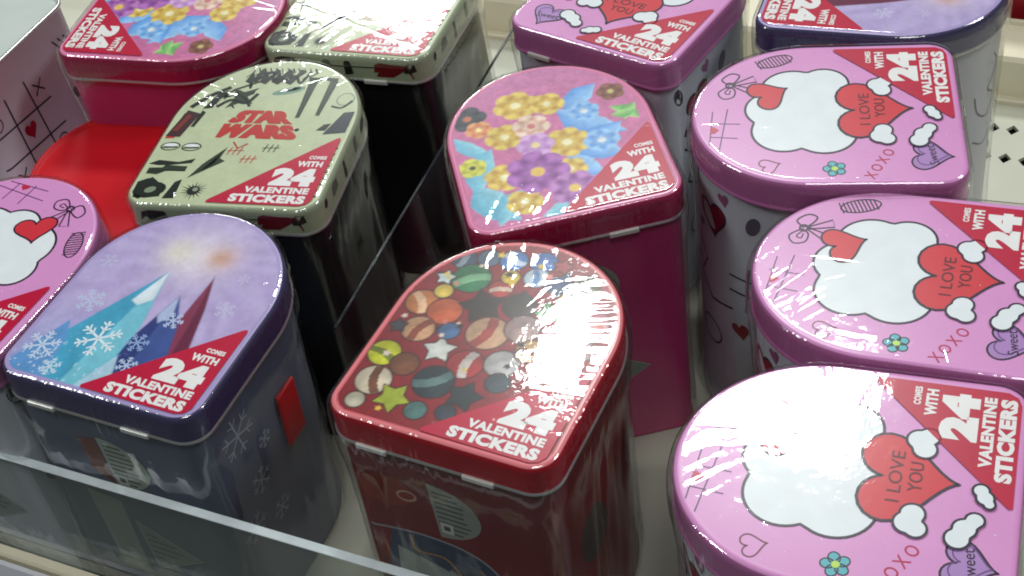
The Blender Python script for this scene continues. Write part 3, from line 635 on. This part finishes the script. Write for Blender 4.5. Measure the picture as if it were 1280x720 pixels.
def pink_sides(S_):
    g = lin(52, 46, 60)
    for u0 in (7.5, 15, 22, 31):
        u0 = u0 if u0 < PER/2 else u0-PER
        c = dense(heart(u0, -4.2, 2.2, 2.0, .2)); k = S_.new('side_heart'); k.poly(heart(u0, -4.2, 2.2, 2.0, .2, 20), lin(150, 24, 40), 1); k.line(c, .12, g, 2, True)
        S_.new('side_squiggle').line(dense([(u0-1.6, -6.2), (u0-.6, -7.2), (u0-1.4, -8.6), (u0-.2, -9.6), (u0+1.4, -9.2)], closed=False), .12, g, 1)
        k = S_.new('side_grid')
        for i in range(2):
            k.line(dense([(u0+2.4+i, -6.0), (u0+2.2+i, -9.0)], closed=False), .1, g, 1); k.line(dense([(u0+1.2, -6.9-i), (u0+4.2, -6.8-i)], closed=False), .1, g, 2)
        S_.new('side_blot').poly(ell(u0+2.6, -3.2, .6, .35, 1.2, 14), lin(96, 88, 104), 1); S_.new('side_blot').poly(ell(u0-1.9, -2.6, .35, .6, .4, 14), g, 1)
        for q_, (du, dz, r_) in enumerate(((.9, -2.5, .35), (-1.2, -5.2, .4), (3.6, -4.6, .45), (-2.2, -8.0, .35), (1.9, -10.6, .5), (3.4, -11.8, .4))):
            if q_ % 2: S_.new('side_blot').poly(ell(u0+du, dz, r_, r_*.6, q_*.7, 12), g, 1)
            else: S_.new('side_heart').poly(heart(u0+du, dz, r_*2.2, r_*2.2, .3, 16), lin(150, 24, 40) if q_ else lin(150, 90, 130), 1)
        S_.new('side_ring').line(ell(u0-.4, -12.0, .9, .8), .1, g, 1, True)
def winter_sides(S_):
    col = lin(172, 182, 200)
    for cx, cz, r in ((7.0, -3.6, 1.2), (7.6, -7.4, .8), (8.6, -5.6, .5), (6.3, -9.4, .9), (8.4, -10.4, .7), (31, -5, 1.2), (29, -8, .9), (15, -5, 1.0), (20, -7, 1.1)):
        cx = cx if cx < PER/2 else cx-PER; k = S_.new('side_snowflake')
        for i in range(6):
            t = i*math.pi/3+cx; k.line(dense([(cx, cz), (cx+r*math.cos(t), cz+r*math.sin(t))], .3, False), .09, col, 1)
            for s_ in (-1, 1): k.line([(cx+.6*r*math.cos(t), cz+.6*r*math.sin(t)), (cx+.6*r*math.cos(t)+.35*r*math.cos(t+s_*.9), cz+.6*r*math.sin(t)+.35*r*math.sin(t+s_*.9))], .07, col, 1)
    S_.new('brown_patch').poly([(-1.9, -3.5), (-.9, -3.2), (-.7, -6.4), (-1.7, -5.6)], lin(128, 76, 66), 1)
    S_.new('painted_reflection').poly([(-2.7, -7.4), (-.9, -7.7), (-.85, -13.4), (-2.4, -13.2)], lin(172, 184, 174), 1)  # pale stripe paints in a reflection on the lower hinge side
def swirl_sides(S_):
    g = lin(48, 46, 58)
    for u0 in (9, 13, 17.5, 23, 28):
        S_.new('side_swirl').line(curve([(u0+.4, -3.0), (u0+.9, -4.0), (u0, -5), (u0+.8, -5.8), (u0+.2, -6.8), (u0-.8, -6.2), (u0-1.2, -5.0)]), .11, g, 1); S_.new('side_swirl').line(curve([(u0-1, -8), (u0, -8.6), (u0+1, -8.2)]), .1, g, 1)
def red_sides(S_):
    k = S_.new('blue_panel'); k.poly([(-4.2, -7.3), (-2.6, -7.0), (-1.2, -6.9), (.4, -7.1), (1.6, -7.8), (2.6, -9.4), (2.4, -13), (-3.9, -13)], lin(50, 62, 96), 1)
    k.line(curve([(-4.2, -7.3), (-2.6, -7.0), (-1.2, -6.9), (.4, -7.1), (1.6, -7.8), (2.6, -9.4)]), .14, lin(150, 150, 160), 2)
    k.poly([(-3.0, -8.3), (-.3, -9.2), (-.6, -11.4), (-3.2, -10.4)], lin(150, 160, 160), 3); k.line(curve([(-2.2, -7.2), (-2.0, -8.2), (-.6, -8.2), (.2, -9.6)]), .1, lin(196, 140, 70), 4); k.line(curve([(1.0, -8.2), (1.6, -9.4), (1.2, -11)]), .1, lin(170, 130, 60), 4)
    k = S_.new('orange_patch'); k.poly(ell(-2.9, -4.4, 1.4, 1.0, .2, 18), lin(140, 52, 40), 1); k.line(ell(-1.9, -4.4, .45, .3, .3), .12, lin(196, 150, 140), 2, True)
    for u0 in (8, 13, 19, 24, 29): S_.new('dark_patch').poly(ell(u0 if u0 < PER/2 else u0-PER, -6-u0 % 3, 1.3, 1.8, .3, 16), lin(52, 40, 44), 1)
def cream_skirt():
    k = side_ink(0, .05); g = lin(34, 40, 36); R = lin(120, 26, 30); random.seed(5); u = -14
    while u < 26:
        wd = random.uniform(.3, 1.6); z0 = random.uniform(-1.3, -.7); col = random.choice([g, g, R, lin(96, 106, 90)])
        k.poly([(u+a*wd, b) for a, b in ((0, z0), (.5, z0-random.uniform(-.1, .1)), (1, z0+.1), (.9, -.35), (.4, -.3), (.1, -.45))], col, 1); u += wd+random.uniform(.3, 1.5)
    k.line(dense([(-3, -.75), (2.5, -.6)], closed=False), .06, g, 2); k.poly([(2.0, -1.2), (4.2, -1.25), (4.0, -.4), (2.6, -.35)], R, 2)
    return k.build('skirt_print')
CREAM_SKIRT = cream_skirt()

# ------------------------------------------------------------------ the shelf (n = depth into the shelf, m = along its front)
AL = math.radians(-30.8)
SHELF = Matrix.Rotation(AL, 4, 'Z')
def shelf_obj(name, me, struct=True, parent=None):
    o = link(name, me, parent)
    if not parent: o.matrix_world = SHELF
    if struct: o['kind'] = 'structure'
    return o
def deck_mesh():
    V = []; F = []
    def quad(m0, m1, n0, n1): b = len(V); V.extend([(m0, n0, 0), (m1, n0, 0), (m1, n1, 0), (m0, n1, 0)]); F.append((b, b+1, b+2, b+3))
    M0, M1 = -90.0, 40.0; sp_ = 1.17; rows = (71.6, 74.5); hr = 1.3
    quad(M0, M1, 25.9, rows[0]-hr); 
    quad(M0, M1, rows[0]+hr, rows[1]-hr); quad(M0, M1, rows[1]+hr, 77.0)
    nc = int((M1-M0)/sp_); ms = np.linspace(M0, M1, nc+1)
    for r in rows:
        for a, b_ in zip(ms[:-1], ms[1:]):
            if a < -22: quad(a, b_, r-hr, r+hr); continue
            c = (a+b_)/2; q = len(V); dm, dn = .40, .50
            V.extend([(a, r-hr, 0), (b_, r-hr, 0), (b_, r+hr, 0), (a, r+hr, 0), (c, r-dn, 0), (c+dm, r, 0), (c, r+dn, 0), (c-dm, r, 0)])
            V.extend([(c, r-dn, -.25), (c+dm, r, -.25), (c, r+dn, -.25), (c-dm, r, -.25)])
            F.extend([(q, q+1, q+5, q+4), (q+1, q+2, q+6, q+5), (q+2, q+3, q+7, q+6), (q+3, q, q+4, q+7), (q+0, q+4, q+7), ])
            F.pop(); 
            for i in range(4): j = (i+1) % 4; F.append((q+4+i, q+4+j, q+8+j, q+8+i))
    return mesh('shelf_deck', V, F, [DECKM])
shelf_obj('shelf_deck', deck_mesh())
V_, F_ = box_v(-90, 40, 27.2, 77, -6, -.6); shelf_obj('under_deck_shade', mesh('under_deck_shade', V_, F_, [DARK]))  # near-black box added below, standing in for the shade under the holes
def extrude(prof, m0, m1, mats, name):
    n = len(prof); V = [(m0, a, b) for a, b in prof]+[(m1, a, b) for a, b in prof]
    F = [(i, (i+1) % n, n+(i+1) % n, n+i) for i in range(n)]+[tuple(range(n-1, -1, -1)), tuple(range(n, 2*n))]
    me = mesh(name, V, F, mats); return me
# rolled front lip, then the price channel below a dark gap
shelf_obj('shelf_front_lip', extrude([(25.45, 2.35), (25.55, 2.5), (25.98, 2.5), (26.02, 2.4), (26.02, -1.2), (25.45, -1.2)], -90, 40, [CREAM], 'shelf_front_lip'))
shelf_obj('price_channel', extrude([(25.30, 2.2), (25.05, 2.2), (23.6, -2.2), (23.9, -2.3), (25.2, 1.7), (25.30, 1.7)], -90, 40, [CHANNEL], 'price_channel'))
# rear rail: bright foot, face, top
shelf_obj('shelf_back_rail', extrude([(77.0, .0), (77.0, .3), (77.1, .38), (77.5, .38), (77.55, 2.9), (77.75, 3.2), (81.0, 3.35), (81.05, 3.6), (81.25, 3.7), (81.4, 3.6), (81.4, 0)], -90, 40, [CREAM], 'shelf_back_rail'))

# ------------------------------------------------------------------ clear acrylic
def acrylic(name, mtx, length, height, thick, label, edge, sheet=None):
    root = bpy.data.objects.new(name, None); C.objects.link(root); root.matrix_world = mtx; root.empty_display_size = .03
    tag(root, label, 'panel')
    V, F = box_v(0, length, -thick/2, thick/2, 0.01, height-.04); link('clear_sheet', mesh('clear_sheet', V, F, [sheet or ACRYLIC]), root)
    V, F = box_v(0, length, -thick/2, thick/2, height-.035, height+.03); link('polished_edge', bevel_mesh(mesh('polished_edge', V, F, [edge]), .02, 1), root)
    return root
n0 = 26.25
mf = SHELF @ Matrix.Translation(Vector((-75, n0, 0))*S)
acrylic('acrylic_fence', mf, 61.0, DECK-6.0, .42, 'clear acrylic fence along the shelf front before the lavender tin', ACRYLIC_EDGE)
pa, pb = Vector((-8.4, 47.3, 0)), Vector((3.6, 70.9, 0)); dv = pb-pa
md = Matrix.Translation(pa*S) @ Matrix.Rotation(math.atan2(dv.y, dv.x), 4, 'Z')
acrylic('acrylic_divider', md, dv.length, DECK-4.0, .16, 'clear acrylic divider running back between cream tins and magenta tin', CLEAR_EDGE, ACRYLIC_CLEAN)

# ------------------------------------------------------------------ placing the tins (x, y, turn, lid height, slopes), in cm about the camera's foot
T = {
    'G': (-4.20, 36.14, -32.11, -0.42, -0.0110, -0.0300),
    'F': (3.62, 47.87, 3.69, -0.39, 0.0124, -0.0097),
    'A': (-18.20, 41.99, -29.40, -0.28, -0.0090, -0.0620),
    'C': (-13.08, 52.90, -19.47, -0.08, 0.0056, -0.0093),
    'K1': (21.17, 48.63, 75.16, 0.93, 0.0158, 0.0250),
    'K2': (20.84, 37.03, 63.78, 0.37, -0.0047, -0.0130),
    'K3': (15.57, 27.59, 64.70, 0.88, -0.0127, -0.0100),
    'B': (-27.27, 46.83, -32.01, 0.28, 0.0042, -0.0289),
    'E': (-20.94, 73.66, -111.59, 0.08, -0.0247, -0.0226),
    'D': (-6.83, 64.60, -26.37, -0.47, 0.0084, 0.0156),
    'H': (5.89, 60.61, -42.28, -0.04, 0.0118, -0.0172),
    'I': (16.62, 63.69, -116.73, 0.02, 0.0024, -0.0028),
}
tin(T['G'], 'red', 'red tin with crowded bright print and a white glare patch, beside the clear divider', 11, ((20, 3.0, 1.8, .1, 1.2), (9, 2.5, .35, .3, 1.0), (14, 2, .9, -.2, .8), (-2, 2.0, .5, .2, 1.0)))
tin(T['F'], 'ribbon', 'magenta tin with gold, purple and blue ribbon print, directly behind the red tin', 12, ((-2.2, 2.4, 2.3, -.55, 1.5), (-.6, 1.2, 1.3, -.5, .9), (22, 1.6, 1.6, .2, 1.5), (10, 1.5, .5, 0, .9)))
tin(T['A'], 'winter', 'lavender tin with snowflakes and teal sweep on lid, behind the clear fence', 13, ((-3.8, 2.2, 2.0, -.5, 2.6), (13, 1.2, .8, .2, 1.8), (.5, 2.4, .7, .1, 2.0), (20, 1.6, 1.0, .2, 1.4)))
tin(T['C'], 'cream', 'cream tin with red block lettering and black marks, behind the lavender snowflake tin', 14, ((20, 2.6, 2.0, .2, 1.8), (-3, 1.8, 1.4, .3, 2.0), (25, 1.6, 1.6, 0, 2.2), (3, 1.6, .7, 0, 1.8)))
tin(T['K1'], 'pink', 'pink heart tin touching the purple-rimmed tin, last of three pink tins in line', 15, ((19.5, 1.0, 1.2, .1, .8), (0, 1.0, 2.5, .2, .35)))
tin(T['K2'], 'pink', 'pink heart tin standing in the middle of the line of three pink tins', 16, ((20.5, 2.2, 1.8, .7, 1.3), (23.5, 1.4, 1.2, .6, .9), (2, 2, .4, 0, .6)))
tin(T['K3'], 'pink', 'pink heart tin with strong white glare on its rounded end, first of three in line', 17, ((20, 1.6, 1.2, .6, .7), (23, 1.0, 1.0, .4, .7), (12, 2.0, .5, 0, .7)))
tin(T['B'], 'pink', 'pink heart tin close beside the lavender snowflake tin and the plain red tin', 18, ((19, 1.5, 1.5, .5, .7),))
tin(T['E'], 'ribbon', 'magenta tin with ribbon print and sideways label, behind the plain red tin', 19, ((12, 1.5, .5, 0, .8),))
tin(T['D'], 'cream', 'cream tin with lid washed out by white glare, behind the lettered cream tin', 20, ((-2.5, 3, 1.4, -.3, 1.2), (4, 1.5, .7, .2, 1.2)))
tin(T['H'], 'pink', 'pink heart tin behind the magenta ribbon tin, its hinge edge facing the magenta lid', 21, ((1, 1.0, 1.6, .4, .6),))
LIGHTBODY = paint('pale_grey_body_paint', lin(176, 174, 184), .34, .12, 35)
tin(T['I'], 'winter', 'purple-rimmed tin with pale grey sides standing at the back against the shelf rail', 22, (), body=LIGHTBODY)
# tins standing on their lids
r1 = tin((-20.6, 57.6, -3.0, -4.6, 0, 0), 'red', 'short plain red tin with bare red top, between the pink and cream tins', 23, body=REDPLAIN, flip=True, film=False, plain=REDPLAIN)
PALEBODY = paint('lilac_white_body_paint', lin(222, 222, 238), .38, .10, 35)
r2 = tin((-25.1, 71.1, 60.6, 0, 0, 0), 'pink', 'upturned tin with noughts and crosses on its lilac side and bare grey base', 24, body=PALEBODY, flip=True, film=False, plain=TINBASE)
for o, hh in ((r2, DECK),):
    S_ = Pieces(hh, [c for c in o.children if c.name.startswith('body')][0]); g = lin(48, 44, 60)
    def ln(k, p, q, wd=.11, l=1): k.line(dense([p, q], closed=False), wd, g, l)
    k = S_.new('noughts_grid'); ln(k, (-4.6, -3.9), (.9, -4.3)); ln(k, (-4.4, -5.9), (1.2, -6.3)); ln(k, (-2.4, -2.2), (-2.2, -8.0), .11, 2); ln(k, (-.6, -2.2), (-.2, -7.8), .11, 2)
    S_.new('red_heart').poly(heart(-1.5, -5.1, 1.0, 1.1, 0, 24), lin(170, 24, 52), 1)
    for cx, cz in ((-3.4, -7.0), (.3, -3.2)): k = S_.new('cross'); ln(k, (cx-.4, cz-.4), (cx+.4, cz+.4), .1); ln(k, (cx-.4, cz+.4), (cx+.4, cz-.4), .1, 2)
    for cx, cz in ((.5, -7.2), (-3.6, -3.2)): S_.new('nought').line(dense(ell(cx, cz, .4, .42)), .08, g, 1, True)
    for i in range(3): ln(S_.new('tick'), (2.6+i*.5, -1.6-i*.1), (3.2+i*.5, -2.6), .1)
    S_.new('side_squiggle').line(curve([(.6, -9.6), (1.4, -8.8), (2.4, -9.4), (3.6, -8.6), (4.4, -8.8)]), .16, g, 1)
    for u_ in (3.9, 2.9): S_.new('side_blot').poly(ell(u_, -5.4, .25, .4, .2, 12), g, 1)
    S_.close()
# a dark red package on the far side of the rail, only its edge in view
pk = bpy.data.objects.new('red_package', None); C.objects.link(pk); pk.matrix_world = SHELF @ Matrix.Translation(Vector((-6.0, 86.5, 0))*S)
tag(pk, 'dark red package behind the cream rail of the shelf', 'package')
me = mesh('carton', *box_v(-4.5, 16, -4, 4, 0, 9), [paint('dark_red_card', lin(150, 22, 34), .45)]); bevel_mesh(me, .15); link('carton', me, pk)
me = mesh('flap', *box_v(-4.3, 15.8, -3.8, 0, 9.02, 9.1), [paint('dark_red_flap', lin(128, 18, 30), .5)]); link('flap', me, pk)
V_, F_ = box_v(-90, 40, 81.5, 130, -1.0, 0); shelf_obj('far_shelf_deck', mesh('far_shelf_deck', V_, F_, [DECKM]))
